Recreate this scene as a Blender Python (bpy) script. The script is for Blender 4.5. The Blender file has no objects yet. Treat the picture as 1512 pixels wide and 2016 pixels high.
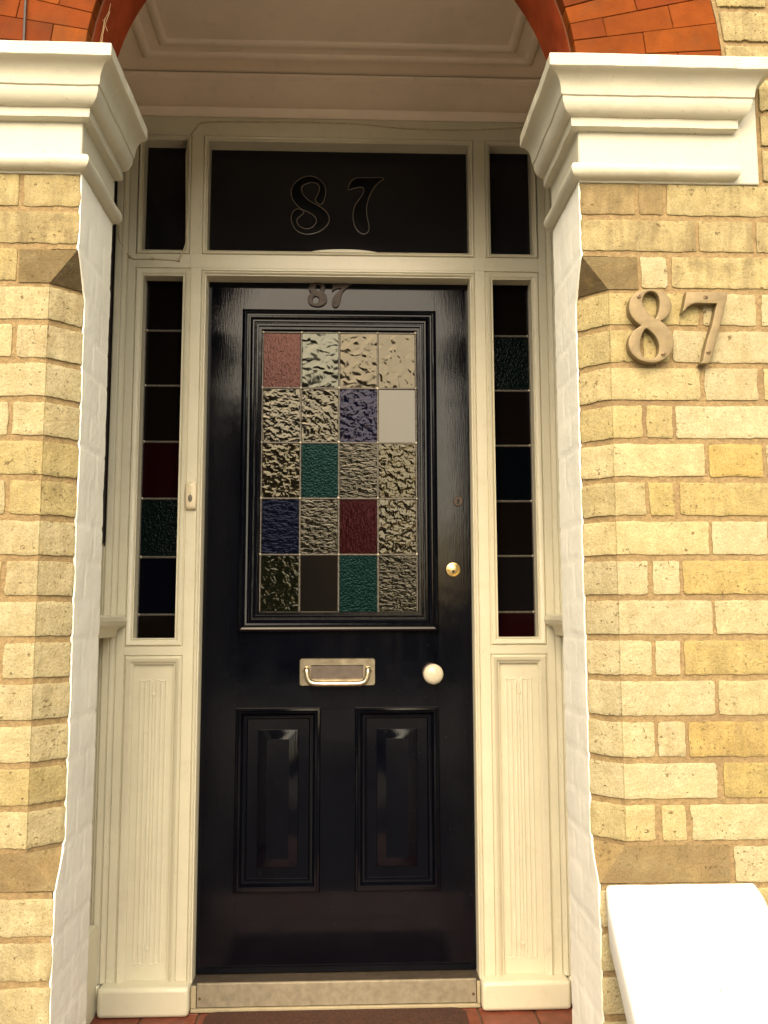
import bpy, bmesh, math, random
from mathutils import Vector, Matrix, noise
R = math.radians
random.seed(87)
SC = bpy.context.scene
C = SC.collection

# ---------------------------------------------------------------- camera
cam = bpy.data.cameras.new('camera')
cam.sensor_fit = 'VERTICAL'
cam.sensor_height = 36.0
cam.lens = 36.0 * 1748.5 / 2016.0
cam.clip_start = 0.05
cam.clip_end = 500.0
cob = bpy.data.objects.new('camera', cam)
C.objects.link(cob)
def cam_basis(yaw, pitch, roll):
    cy, sy, cp, sp = math.cos(yaw), math.sin(yaw), math.cos(pitch), math.sin(pitch)
    f = Vector((sy*cp, cy*cp, sp)); r0 = Vector((cy, -sy, 0)); u0 = r0.cross(f)
    cr, sr = math.cos(roll), math.sin(roll)
    return r0*cr + u0*sr, u0*cr - r0*sr, f
_r, _u, _f = cam_basis(0.0385, 0.1121, -0.0025)
cob.matrix_world = Matrix(((_r.x, _u.x, -_f.x, 0.0349), (_r.y, _u.y, -_f.y, -1.6639), (_r.z, _u.z, -_f.z, 1.1193), (0, 0, 0, 1)))
SC.camera = cob

# ---------------------------------------------------------------- light: bright soft daylight from the front left, warm
SUN_EL, SUN_AZ = R(43), R(-171)      # azimuth from +y towards +x: behind the camera, to the left
W = bpy.data.worlds.new('World'); SC.world = W; W.use_nodes = True
nt = W.node_tree
sky = nt.nodes.new('ShaderNodeTexSky'); sky.sky_type = 'NISHITA'; sky.sun_disc = False
sky.sun_elevation = SUN_EL; sky.sun_rotation = SUN_AZ
sky.air_density = 1.0; sky.dust_density = 3.0; sky.ozone_density = 0.5
tint = nt.nodes.new('ShaderNodeMix'); tint.data_type = 'RGBA'; tint.blend_type = 'MULTIPLY'; tint.inputs[0].default_value = 1.0
nt.links.new(sky.outputs[0], tint.inputs[6]); tint.inputs[7].default_value = (1.0, 0.87, 0.64, 1)
bg = nt.nodes['Background']; bg.inputs[1].default_value = 0.15
nt.links.new(tint.outputs[2], bg.inputs[0])
sl = bpy.data.lights.new('sun', 'SUN'); sl.energy = 1.5; sl.angle = R(80); sl.color = (1.0, 0.91, 0.78)
so = bpy.data.objects.new('sun', sl); C.objects.link(so)
sd = Vector((math.sin(SUN_AZ)*math.cos(SUN_EL), math.cos(SUN_AZ)*math.cos(SUN_EL), math.sin(SUN_EL)))
so.rotation_euler = sd.to_track_quat('Z', 'Y').to_euler()
so.location = sd*20
vs = SC.view_settings
vs.view_transform = 'Standard'; vs.look = 'None'; vs.gamma = 1.0; vs.exposure = 1.8; vs.use_curve_mapping = False
SC.cycles.max_bounces = 8

# ---------------------------------------------------------------- materials
def mat(name):
    m = bpy.data.materials.new(name); m.use_nodes = True
    return m, m.node_tree, m.node_tree.nodes['Principled BSDF']
def N(t, kind, **kw):
    n = t.nodes.new(kind)
    for k, v in kw.items():
        if k.startswith('i_'):
            key = k[2:]
            n.inputs[int(key) if key.isdigit() else key.replace('_', ' ')].default_value = v
        else: setattr(n, k, v)
    return n
def coords(t): return N(t, 'ShaderNodeTexCoord').outputs['Object']
def noise_tex(t, scale, detail=4, rough=0.55, vec=None, dist=0.0):
    n = N(t, 'ShaderNodeTexNoise'); n.inputs['Scale'].default_value = scale; n.inputs['Detail'].default_value = detail
    n.inputs['Roughness'].default_value = rough; n.inputs['Distortion'].default_value = dist
    t.links.new(vec if vec is not None else coords(t), n.inputs['Vector'])
    return n.outputs['Fac']
def ramp(t, src, a, b, ca=(0,0,0,1), cb=(1,1,1,1)):
    n = N(t, 'ShaderNodeValToRGB'); e = n.color_ramp.elements
    e[0].position = a; e[0].color = ca; e[1].position = b; e[1].color = cb
    t.links.new(src, n.inputs[0]); return n.outputs[0]
def mix(t, fac, a, b, mode='MIX'):
    n = N(t, 'ShaderNodeMix', data_type='RGBA', blend_type=mode)
    for s, v in ((n.inputs[0], fac), (n.inputs[6], a), (n.inputs[7], b)):
        if isinstance(v, (int, float)): s.default_value = v
        elif isinstance(v, tuple): s.default_value = v if len(v) == 4 else v + (1,)
        else: t.links.new(v, s)
    return n.outputs[2]
def math_n(t, op, a, b=0.0):
    n = N(t, 'ShaderNodeMath', operation=op)
    for s, v in zip(n.inputs, (a, b)):
        if isinstance(v, (int, float)): s.default_value = v
        else: t.links.new(v, s)
    return n.outputs[0]
def bump(t, bsdf, h, strength, dist=0.002):
    b = N(t, 'ShaderNodeBump'); b.inputs['Strength'].default_value = strength; b.inputs['Distance'].default_value = dist
    t.links.new(h, b.inputs['Height']); t.links.new(b.outputs[0], bsdf.inputs['Normal']); return b
def stretch(t, s):
    m = N(t, 'ShaderNodeMapping'); m.inputs['Scale'].default_value = s
    t.links.new(coords(t), m.inputs[0]); return m.outputs[0]

def paint(name, col, rough, dirt, speck=0.0, bscale=60, bstr=0.25, grain=None):
    m, t, p = mat(name)
    base = mix(t, ramp(t, noise_tex(t, 7, 5), 0.35, 0.75), col, tuple(c*0.9 for c in col))
    base = mix(t, math_n(t, 'MULTIPLY', ramp(t, noise_tex(t, 23, 6, 0.7), 0.56, 0.8), dirt), base, tuple(c*k for c, k in zip(col, (0.6, 0.52, 0.42))))
    if speck:
        base = mix(t, math_n(t, 'MULTIPLY', ramp(t, noise_tex(t, 140, 2, 0.5), 0.71, 0.76), speck), base, (0.16, 0.11, 0.05))
    t.links.new(base, p.inputs['Base Color']); p.inputs['Roughness'].default_value = rough
    h = noise_tex(t, bscale, 5, 0.6, vec=stretch(t, grain) if grain else None)
    bump(t, p, h, bstr)
    return m
M = {}
M['white'] = paint('white_masonry_paint', (0.48, 0.455, 0.35), 0.55, 0.35, 0.55, 70, 0.45)
M['reveal'] = paint('white_painted_brick', (0.84, 0.82, 0.71), 0.5, 0.3, 0.0, 90, 0.6)
M['cream'] = paint('cream_gloss_paint', (0.63, 0.60, 0.455), 0.32, 0.3, 0.0, 40, 0.16, (6, 6, 0.5))
M['ceil'] = paint('cream_ceiling_paint', (0.86, 0.74, 0.585), 0.5, 0.35, 0.0, 30, 0.12)
M['worn'] = paint('worn_cream_paint', (0.36, 0.31, 0.20), 0.6, 0.8, 0.4, 60, 0.3)
M['coping'] = paint('white_coping_paint', (0.50, 0.485, 0.43), 0.6, 0.35, 0.8, 60, 0.35)

m, t, p = mat('yellow_stock_brick')
tone = N(t, 'ShaderNodeAttribute', attribute_name='tone')
base = mix(t, 1.0, tone.outputs['Color'], ramp(t, noise_tex(t, 30, 6, 0.65), 0.3, 0.72, (0.80, 0.76, 0.66, 1), (1.12, 1.1, 1.06, 1)), 'MULTIPLY')
base = mix(t, math_n(t, 'MULTIPLY', ramp(t, noise_tex(t, 11, 5, 0.6, dist=0.8), 0.50, 0.72), 0.26), base, (0.38, 0.28, 0.11))
base = mix(t, math_n(t, 'MULTIPLY', ramp(t, noise_tex(t, 15, 4, 0.6, vec=stretch(t, (1, 1, 1.8))), 0.52, 0.70), 0.27), base, (0.27, 0.245, 0.14))
soot = math_n(t, 'MULTIPLY', ramp(t, math_n(t, 'ADD', math_n(t, 'MULTIPLY', noise_tex(t, 18, 6, 0.7, dist=0.6), 0.55), math_n(t, 'MULTIPLY', noise_tex(t, 40, 4, 0.6, vec=stretch(t, (1.4, 1.4, 0.22))), 0.45)), 0.42, 0.60), tone.outputs['Alpha'])
base = mix(t, math_n(t, 'MULTIPLY', soot, 0.8), base, (0.155, 0.12, 0.062))
pits = ramp(t, noise_tex(t, 150, 2, 0.5), 0.645, 0.69)
big = ramp(t, noise_tex(t, 62, 3, 0.6), 0.685, 0.715)
pits = math_n(t, 'MAXIMUM', math_n(t, 'MULTIPLY', pits, ramp(t, noise_tex(t, 12, 2), 0.40, 0.6)), big)
base = mix(t, math_n(t, 'MULTIPLY', pits, 0.75), base, (0.12, 0.08, 0.03))
fine = ramp(t, noise_tex(t, 300, 4, 0.7), 0.35, 0.62, (0.74, 0.72, 0.66, 1), (1.05, 1.05, 1.05, 1))
base = mix(t, 1.0, base, fine, 'MULTIPLY')
t.links.new(base, p.inputs['Base Color']); p.inputs['Roughness'].default_value = 0.9
p.inputs['Specular IOR Level'].default_value = 0.2
h = math_n(t, 'ADD', noise_tex(t, 120, 6, 0.65), math_n(t, 'MULTIPLY', pits, -0.8))
bump(t, p, h, 0.8, 0.003); M['brick'] = m

m, t, p = mat('sandy_mortar')
base = mix(t, ramp(t, noise_tex(t, 90, 6, 0.7), 0.3, 0.75), (0.18, 0.12, 0.052), (0.33, 0.24, 0.11))
base = mix(t, ramp(t, noise_tex(t, 6, 3), 0.5, 0.8), base, (0.19, 0.125, 0.06))
t.links.new(base, p.inputs['Base Color']); p.inputs['Roughness'].default_value = 0.95
bump(t, p, noise_tex(t, 160, 6, 0.7), 0.9, 0.004); M['mortar'] = m

m, t, p = mat('red_rubbed_brick')
tone = N(t, 'ShaderNodeAttribute', attribute_name='tone')
base = mix(t, 1.0, tone.outputs['Color'], ramp(t, noise_tex(t, 14, 5, 0.6), 0.3, 0.75, (0.62, 0.62, 0.62, 1), (1.12, 1.12, 1.1, 1)), 'MULTIPLY')
base = mix(t, math_n(t, 'MULTIPLY', ramp(t, noise_tex(t, 9, 5, 0.65), 0.5, 0.72), 0.45), base, (0.075, 0.035, 0.014))
base = mix(t, math_n(t, 'MULTIPLY', ramp(t, noise_tex(t, 120, 2, 0.5), 0.73, 0.76), 0.6), base, (0.08, 0.03, 0.015))
t.links.new(base, p.inputs['Base Color']); p.inputs['Roughness'].default_value = 0.75
p.inputs['Specular IOR Level'].default_value = 0.08
bump(t, p, noise_tex(t, 180, 5, 0.6), 0.3); M['red'] = m
m, t, p = mat('dark_joint'); p.inputs['Base Color'].default_value = (0.125, 0.042, 0.014, 1); p.inputs['Roughness'].default_value = 0.9; M['joint'] = m

m, t, p = mat('black_gloss_paint')
base = mix(t, ramp(t, noise_tex(t, 12, 5), 0.35, 0.7), (0.0010, 0.0013, 0.0032), (0.0019, 0.0024, 0.0048))
base = mix(t, math_n(t, 'MULTIPLY', ramp(t, noise_tex(t, 120, 2), 0.74, 0.78), 0.6), base, (0.05, 0.045, 0.04))
t.links.new(base, p.inputs['Base Color'])
t.links.new(ramp(t, noise_tex(t, 16, 5, 0.6, vec=stretch(t, (2, 2, 0.4))), 0.3, 0.8, (0.05,)*3+(1,), (0.16,)*3+(1,)), p.inputs['Roughness'])
hb = math_n(t, 'ADD', noise_tex(t, 60, 5, 0.6, vec=stretch(t, (5, 5, 0.5))), math_n(t, 'MULTIPLY', noise_tex(t, 9, 2), 3.0))
bump(t, p, hb, 0.062, 0.003); p.inputs['IOR'].default_value = 1.29; M['black'] = m

def simple(name, col, rough, metal=0.0, nscale=40, var=0.25, bs=0.1, ior=None):
    m, t, p = mat(name)
    base = mix(t, ramp(t, noise_tex(t, nscale, 4), 0.3, 0.75), tuple(c*(1-var) for c in col), tuple(min(1, c*(1+var*0.6)) for c in col))
    t.links.new(base, p.inputs['Base Color']); p.inputs['Roughness'].default_value = rough; p.inputs['Metallic'].default_value = metal
    if ior: p.inputs['IOR'].default_value = ior
    if bs: bump(t, p, noise_tex(t, nscale*3, 4), bs, 0.001)
    return m
M['brass'] = simple('polished_brass', (0.66, 0.60, 0.45), 0.34, 1.0, 50, 0.25, 0.08)
M['yellow_brass'] = simple('yellow_brass', (0.74, 0.58, 0.27), 0.3, 1.0, 60, 0.15, 0.05)
M['plate'] = simple('nickel_letter_plate', (0.40, 0.35, 0.26), 0.28, 1.0, 30, 0.4, 0.1)
M['dull_brass'] = simple('weathered_brass', (0.19, 0.14, 0.065), 0.5, 0.3, 60, 0.2, 0.2)
M['bronze'] = simple('dark_bronze', (0.045, 0.027, 0.020), 0.55, 0.1, 200, 0.35, 0.3)
M['flap'] = simple('tarnished_metal', (0.10, 0.08, 0.065), 0.5, 0.25, 60, 0.3, 0.15)
M['screw'] = simple('dark_screw', (0.16, 0.105, 0.05), 0.5, 0.5, 200, 0.3, 0)
M['ceramic'] = simple('white_ceramic', (0.52, 0.49, 0.38), 0.15, 0.0, 20, 0.06, 0)
M['lead'] = simple('lead_came', (0.11, 0.10, 0.085), 0.45, 0.4, 120, 0.4, 0.4)
M['solder'] = simple('solder', (0.24, 0.215, 0.165), 0.4, 0.6, 120, 0.3, 0.3)
M['plastic'] = simple('cream_plastic', (0.66, 0.58, 0.40), 0.35, 0.0, 20, 0.08, 0)
M['button'] = simple('grey_button', (0.13, 0.11, 0.085), 0.4, 0.0, 20, 0.1, 0)
M['dark'] = simple('dark_void', (0.010, 0.009, 0.009), 0.9, 0.0, 20, 0.1, 0)
M['etchfill'] = simple('etched_dark_fill', (0.0012, 0.0012, 0.0014), 0.5, 0.0, 20, 0.1, 0, 1.15)
M['darkwall'] = simple('dark_strip_brown', (0.028, 0.019, 0.017), 0.6, 0.0, 30, 0.3, 0.1)
M['sill'] = simple('aluminium_sill', (0.27, 0.235, 0.17), 0.5, 0.2, 50, 0.25, 0.25)
M['sillwood'] = simple('dark_sill_top', (0.055, 0.042, 0.03), 0.6, 0.0, 50, 0.4, 0.3)
M['mat'] = simple('coir_mat', (0.075, 0.025, 0.012), 0.95, 0.0, 160, 0.6, 1.0)
M['tile'] = simple('red_quarry_tile', (0.17, 0.042, 0.021), 0.5, 0.0, 30, 0.35, 0.2)
M['grout'] = simple('grout', (0.12, 0.08, 0.05), 0.9, 0.0, 60, 0.3, 0.3)
M['cable'] = simple('painted_cable', (0.50, 0.43, 0.29), 0.45, 0.0, 60, 0.3, 0.1)
M['rod'] = simple('dark_rod', (0.05, 0.04, 0.035), 0.5, 0.3, 60, 0.3, 0.1)
M['thread'] = simple('pale_thread', (0.55, 0.38, 0.2), 0.6, 0.0, 60, 0.2, 0)
M['etch'] = simple('etched_glass_line', (0.11, 0.09, 0.066), 0.25, 0.0, 60, 0.3, 0)
M['path'] = simple('dark_mirrored_path', (0.03, 0.027, 0.026), 0.9, 0.0, 8, 0.25, 0.4)
M['paving'] = simple('pale_paving', (0.30, 0.27, 0.22), 0.9, 0.0, 3, 0.25, 0.4)
M['hedge'] = simple('clipped_hedge', (0.035, 0.055, 0.02), 0.9, 0.0, 30, 0.6, 1.0)
M['farbrick'] = simple('street_brick', (0.16, 0.11, 0.07), 0.9, 0.0, 4, 0.3, 0.2)
M['slate'] = simple('slate_roof', (0.07, 0.07, 0.075), 0.7, 0.0, 4, 0.3, 0.2)

def glass(name, col, spec, kind, ior=1.56):
    m, t, p = mat(name)
    p.inputs['Base Color'].default_value = col + (1,)
    p.inputs['Specular Tint'].default_value = spec + (1,)
    p.inputs['IOR'].default_value = ior
    p.inputs['Roughness'].default_value = 0.08
    if kind == 'bubbly':
        h = math_n(t, 'ADD', noise_tex(t, 52, 1, 0.45, vec=stretch(t, (1, 1, 1.15)), dist=0.35), math_n(t, 'MULTIPLY', noise_tex(t, 120, 1), 0.16))
        bump(t, p, h, 0.42, 0.006)
    elif kind == 'wavy':
        m2 = N(t, 'ShaderNodeMapping'); m2.inputs['Rotation'].default_value = (0, 0.5, 0); m2.inputs['Scale'].default_value = (0.75, 1, 1.7); t.links.new(coords(t), m2.inputs[0])
        bump(t, p, noise_tex(t, 60, 2, 0.5, vec=m2.outputs[0], dist=0.5), 0.42, 0.006)
    elif kind == 'soft':
        bump(t, p, noise_tex(t, 36, 1, 0.4, dist=0.5), 0.4, 0.005)
    elif kind == 'hammered':
        bump(t, p, noise_tex(t, 190, 1, 0.4), 0.6, 0.004)
    elif kind == 'ripple':
        bump(t, p, noise_tex(t, 90, 2, 0.5, vec=stretch(t, (1.6, 1, 0.5)), dist=1.5), 0.3, 0.003)
    else:
        bump(t, p, noise_tex(t, 14, 1), 0.10, 0.001)
    return m
M['g_pane'] = glass('dark_pane', (0.0095, 0.0092, 0.0105), (0.7, 0.67, 0.66), 'smooth', 1.34)

# ---- traced outlines (x, z) in metres
W8=[(0.5964,1.6683),(0.5848,1.6786),(0.5767,1.6908),(0.5741,1.7021),(0.5753,1.7144),(0.5795,1.7250),(0.5876,1.7338),(0.5989,1.7392),(0.6136,1.7416),(0.6291,1.7414),(0.6419,1.7380),(0.6519,1.7293),(0.6575,1.7188),(0.6589,1.7092),(0.6568,1.6995),(0.6521,1.6907),(0.6450,1.6836),(0.6362,1.6783),(0.6453,1.6705),(0.6536,1.6619),(0.6583,1.6515),(0.6604,1.6385),(0.6591,1.6272),(0.6543,1.6159),(0.6463,1.6063),(0.6349,1.5992),(0.6211,1.5952),(0.6075,1.5956),(0.5940,1.5989),(0.5823,1.6066),(0.5742,1.6169),(0.5711,1.6272),(0.5715,1.6385),(0.5753,1.6490),(0.5815,1.6577),(0.5894,1.6639)]
W8a=[(0.6026,1.7226),(0.6055,1.7296),(0.6108,1.7350),(0.6178,1.7373),(0.6255,1.7356),(0.6313,1.7299),(0.6340,1.7221),(0.6345,1.7124),(0.6332,1.7019),(0.6298,1.6913),(0.6252,1.6830),(0.6177,1.6886),(0.6095,1.6981),(0.6038,1.7077),(0.6015,1.7156)]
W8b=[(0.6061,1.6627),(0.6132,1.6589),(0.6215,1.6511),(0.6271,1.6416),(0.6301,1.6312),(0.6302,1.6226),(0.6278,1.6130),(0.6233,1.6069),(0.6163,1.6030),(0.6086,1.6025),(0.6010,1.6050),(0.5970,1.6110),(0.5943,1.6196),(0.5938,1.6309),(0.5955,1.6422),(0.5993,1.6527)]
W7=[(0.6883,1.7368),(0.7696,1.7377),(0.7686,1.7254),(0.7641,1.7121),(0.7508,1.6655),(0.7387,1.6262),(0.7337,1.6114),(0.7306,1.5992),(0.7253,1.5944),(0.7098,1.5943),(0.7153,1.6008),(0.7186,1.6173),(0.7256,1.6417),(0.7364,1.6715),(0.7437,1.7005),(0.7482,1.7146),(0.7055,1.7145),(0.6959,1.7113),(0.6888,1.7060),(0.6842,1.6998),(0.6789,1.6962),(0.6805,1.7024),(0.6840,1.7156)]
Wscrew8=[(0.5944,1.7266),(0.6381,1.6117)]
Wscrew7=[(0.7259,1.7268),(0.7267,1.6163)]
D8=[(-0.0854,2.0902),(-0.0917,2.0983),(-0.0923,2.1100),(-0.0879,2.1183),(-0.0789,2.1225),(-0.0653,2.1238),(-0.0517,2.1216),(-0.0449,2.1153),(-0.0431,2.1059),(-0.0470,2.0930),(-0.0391,2.0837),(-0.0362,2.0720),(-0.0390,2.0614),(-0.0468,2.0532),(-0.0581,2.0484),(-0.0716,2.0482),(-0.0840,2.0516),(-0.0931,2.0597),(-0.0960,2.0713),(-0.0933,2.0819)]
D8c=[(-0.0641,2.1080),(-0.0712,2.0693)]
D7=[(-0.0155,2.1203),(0.0355,2.1209),(0.0355,2.1174),(0.0276,2.1103),(0.0174,2.1019),(0.0095,2.0913),(0.0062,2.0772),(0.0028,2.0607),(-0.0017,2.0513),(-0.0084,2.0460),(-0.0163,2.0471),(-0.0214,2.0558),(-0.0215,2.0663),(-0.0165,2.0792),(-0.0075,2.0911),(0.0050,2.1029),(0.0072,2.1059),(-0.0041,2.1064),(-0.0132,2.1027),(-0.0177,2.0980),(-0.0222,2.0991),(-0.0194,2.1074)]
F8=[(-0.0716,2.3842),(-0.0738,2.3933),(-0.0684,2.4048),(-0.0620,2.4210),(-0.0631,2.4359),(-0.0708,2.4450),(-0.0872,2.4482),(-0.1047,2.4421),(-0.1155,2.4339),(-0.1165,2.4178),(-0.1065,2.3996),(-0.0890,2.3839),(-0.0693,2.3739),(-0.0496,2.3605),(-0.0365,2.3458),(-0.0309,2.3277),(-0.0363,2.3094),(-0.0514,2.2932),(-0.0688,2.2828),(-0.0969,2.2767),(-0.1187,2.2809),(-0.1361,2.2943),(-0.1461,2.3146),(-0.1484,2.3327),(-0.1431,2.3488),(-0.1345,2.3580),(-0.1236,2.3593),(-0.1149,2.3549),(-0.1105,2.3470),(-0.1170,2.3389),(-0.1277,2.3296),(-0.1309,2.3193),(-0.1254,2.3058),(-0.1123,2.2969),(-0.0971,2.2948),(-0.0819,2.3007),(-0.0711,2.3157),(-0.0712,2.3271),(-0.0800,2.3395),(-0.0975,2.3506),(-0.1171,2.3594),(-0.1347,2.3763),(-0.1457,2.3944),(-0.1492,2.4173),(-0.1428,2.4380),(-0.1288,2.4544),(-0.1114,2.4650),(-0.0918,2.4688),(-0.0720,2.4645),(-0.0545,2.4510),(-0.0445,2.4351),(-0.0423,2.4144),(-0.0454,2.3960),(-0.0519,2.3799),(-0.0606,2.3752)]
F7=[(0.0277,2.4259),(0.0463,2.4308),(0.0682,2.4347),(0.0759,2.4279),(0.0726,2.4117),(0.0595,2.3908),(0.0486,2.3723),(0.0431,2.3494),(0.0432,2.3265),(0.0487,2.3038),(0.0596,2.2880),(0.0727,2.2803),(0.0836,2.2827),(0.0912,2.2930),(0.0912,2.3113),(0.0858,2.3386),(0.0847,2.3683),(0.0913,2.3982),(0.1033,2.4260),(0.1187,2.4470),(0.1364,2.4623),(0.1342,2.4676),(0.0924,2.4662),(0.0572,2.4656),(0.0397,2.4572),(0.0310,2.4432)]
cable=[(-0.4494,2.2333),(-0.4645,2.5061),(-0.4564,2.5551),(-0.4372,2.5881),(-0.4068,2.6067),(-0.2605,2.6112),(-0.1058,2.6127),(0.0186,2.6118),(0.1121,2.6054),(0.2058,2.5990),(0.3625,2.5971),(0.5200,2.6051),(0.5913,2.6131)]
cable2=[(-0.6585,2.2699),(-0.6542,2.2272),(-0.6397,2.1958),(-0.6227,2.1771),(-0.6105,2.1709),(-0.5564,2.1716),(-0.4962,2.1693),(-0.4796,2.1679),(-0.4724,2.1854),(-0.4610,2.2141),(-0.4588,2.2490),(-0.4645,2.5061)]
# ---------------------------------------------------------------- mesh builder
class MB:
    def __init__(s): s.v = []; s.f = []; s.m = []; s.t = []
    def add(s, vs, fs, mi=0, tone=None):
        n = len(s.v); s.v += [tuple(v) for v in vs]
        s.f += [tuple(i+n for i in f) for f in fs]; s.m += [mi]*len(fs)
        s.t += [tone or (1, 1, 1, 0)]*len(vs)
    def box(s, x0, x1, y0, y1, z0, z1, mi=0, tone=None):
        s.add([(x0,y0,z0),(x1,y0,z0),(x1,y1,z0),(x0,y1,z0),(x0,y0,z1),(x1,y0,z1),(x1,y1,z1),(x0,y1,z1)],
              [(0,3,2,1),(4,5,6,7),(0,1,5,4),(1,2,6,5),(2,3,7,6),(3,0,4,7)], mi, tone)
    def prism(s, poly, axis, a, b, mi=0, tone=None):
        # poly in the two other axes (x,z) for 'y', (x,y) for 'z', (y,z) for 'x'
        def P(q, c): return {'y': (q[0], c, q[1]), 'z': (q[0], q[1], c), 'x': (c, q[0], q[1])}[axis]
        n = len(poly)
        s.add([P(q, a) for q in poly] + [P(q, b) for q in poly],
              [tuple(range(n)), tuple(range(2*n-1, n-1, -1))] + [(i, (i+1) % n, (i+1) % n + n, i+n) for i in range(n)], mi, tone)
    def frame(s, x0, x1, z0, z1, prof, bottom=True, plane='xz', mi=0):
        # prof: (inset, level); rings nested from the outside in
        rings = []
        for o, y in prof:
            zb = z0+o if bottom else z0
            q = [(x0+o, zb), (x1-o, zb), (x1-o, z1-o), (x0+o, z1-o)]
            rings.append([(a, y, b) if plane == 'xz' else (a, b, y) for a, b in q])
        vs = [v for r in rings for v in r]; fs = []
        for k in range(len(rings)-1):
            for i in range(4):
                if not bottom and i == 0: continue
                j = (i+1) % 4
                fs.append((k*4+i, k*4+j, k*4+4+j, k*4+4+i))
        s.add(vs, fs, mi)
    def lathe(s, cx, cz, prof, n=32, mi=0, sx=1.0, sz=1.0):
        vs = []; fs = []
        for r, y in prof:
            for i in range(n):
                a = 2*math.pi*i/n; vs.append((cx+r*sx*math.cos(a), y, cz+r*sz*math.sin(a)))
        for k in range(len(prof)-1):
            for i in range(n):
                j = (i+1) % n; fs.append((k*n+i, k*n+j, k*n+n+j, k*n+n+i))
        fs.append(tuple(range(n))); fs.append(tuple((len(prof)-1)*n+i for i in range(n)))
        s.add(vs, fs, mi)
    def tube(s, pts, r, n=8, mi=0, closed=False):
        pts = [Vector(p) for p in pts]; vs = []; fs = []; L = len(pts); prev = None
        for k, p in enumerate(pts):
            a = pts[(k-1) % L] if (closed or k) else p
            b = pts[(k+1) % L] if (closed or k < L-1) else p
            d = (b-a).normalized()
            u = d.cross(Vector((0, 1, 0)))
            if u.length < 1e-3: u = d.cross(Vector((1, 0, 0)))
            u.normalize(); w = d.cross(u)
            for i in range(n):
                g = 2*math.pi*i/n; vs.append(p + (u*math.cos(g)+w*math.sin(g))*r)
        for k in range(L if closed else L-1):
            for i in range(n):
                j = (i+1) % n; k2 = (k+1) % L
                fs.append((k*n+i, k*n+j, k2*n+j, k2*n+i))
        if not closed: fs.append(tuple(range(n))); fs.append(tuple((L-1)*n+i for i in range(n)))
        s.add(vs, fs, mi)
    def grid(s, fn, nu, nv, mi=0, tone=None):
        vs = [fn(i/nu, j/nv) for j in range(nv+1) for i in range(nu+1)]
        w = nu+1
        s.add(vs, [(j*w+i, j*w+i+1, (j+1)*w+i+1, (j+1)*w+i) for j in range(nv) for i in range(nu)], mi, tone)
    def mirror(s):
        s.v = [(-x, y, z) for x, y, z in s.v]; return s
    def build(s, name, mats, parent=None, base=(0,0,0), bevel=0.0, seg=2, angle=35, tone=False, smooth=True, recalc=True):
        # vertices are world positions; base is the thing's base, which the mesh is stored relative to
        if not isinstance(mats, (list, tuple)): mats = [mats]
        me = bpy.data.meshes.new(name)
        me.from_pydata([(x-base[0], y-base[1], z-base[2]) for x, y, z in s.v], [], s.f)
        for mm in mats: me.materials.append(mm)
        for pl, mi in zip(me.polygons, s.m): pl.material_index = mi
        if tone:
            at = me.attributes.new('tone', 'FLOAT_COLOR', 'POINT')
            for i, c in enumerate(s.t): at.data[i].color = c
        if recalc:
            bm = bmesh.new(); bm.from_mesh(me); bmesh.ops.recalc_face_normals(bm, faces=bm.faces); bm.to_mesh(me); bm.free()
        if smooth:
            me.shade_smooth(); me.set_sharp_from_angle(angle=R(angle))
        o = bpy.data.objects.new(name, me); C.objects.link(o)
        if parent is None: o.location = base
        else: o.parent = parent
        if bevel:
            b = o.modifiers.new('bevel', 'BEVEL'); b.width = bevel; b.segments = seg; b.limit_method = 'ANGLE'; b.angle_limit = R(40); b.harden_normals = False
        return o
def tag(o, label=None, cat=None, group=None, kind=None):
    if label: o['label'] = label
    if cat: o['category'] = cat
    if group: o['group'] = group
    if kind: o['kind'] = kind
    return o
def thing(name, base, label, cat, group=None):
    o = bpy.data.objects.new(name, None); C.objects.link(o); o.location = base; o.empty_display_size = 0.1
    return tag(o, label, cat, group)
def catmull(pts, k=5, closed=True):
    out = []; n = len(pts)
    rng = range(n) if closed else range(n-1)
    for i in rng:
        g = (lambda j: Vector(pts[j % n])) if closed else (lambda j: Vector(pts[max(0, min(n-1, j))]))
        a, b, c, d = g(i-1), g(i), g(i+1), g(i+2)
        for q in range(k):
            u = q/k
            out.append(0.5*((2*b) + (c-a)*u + (2*a-5*b+4*c-d)*u*u + (3*b-a-3*c+d)*u**3))
    if not closed: out.append(Vector(pts[-1]))
    return out
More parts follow.
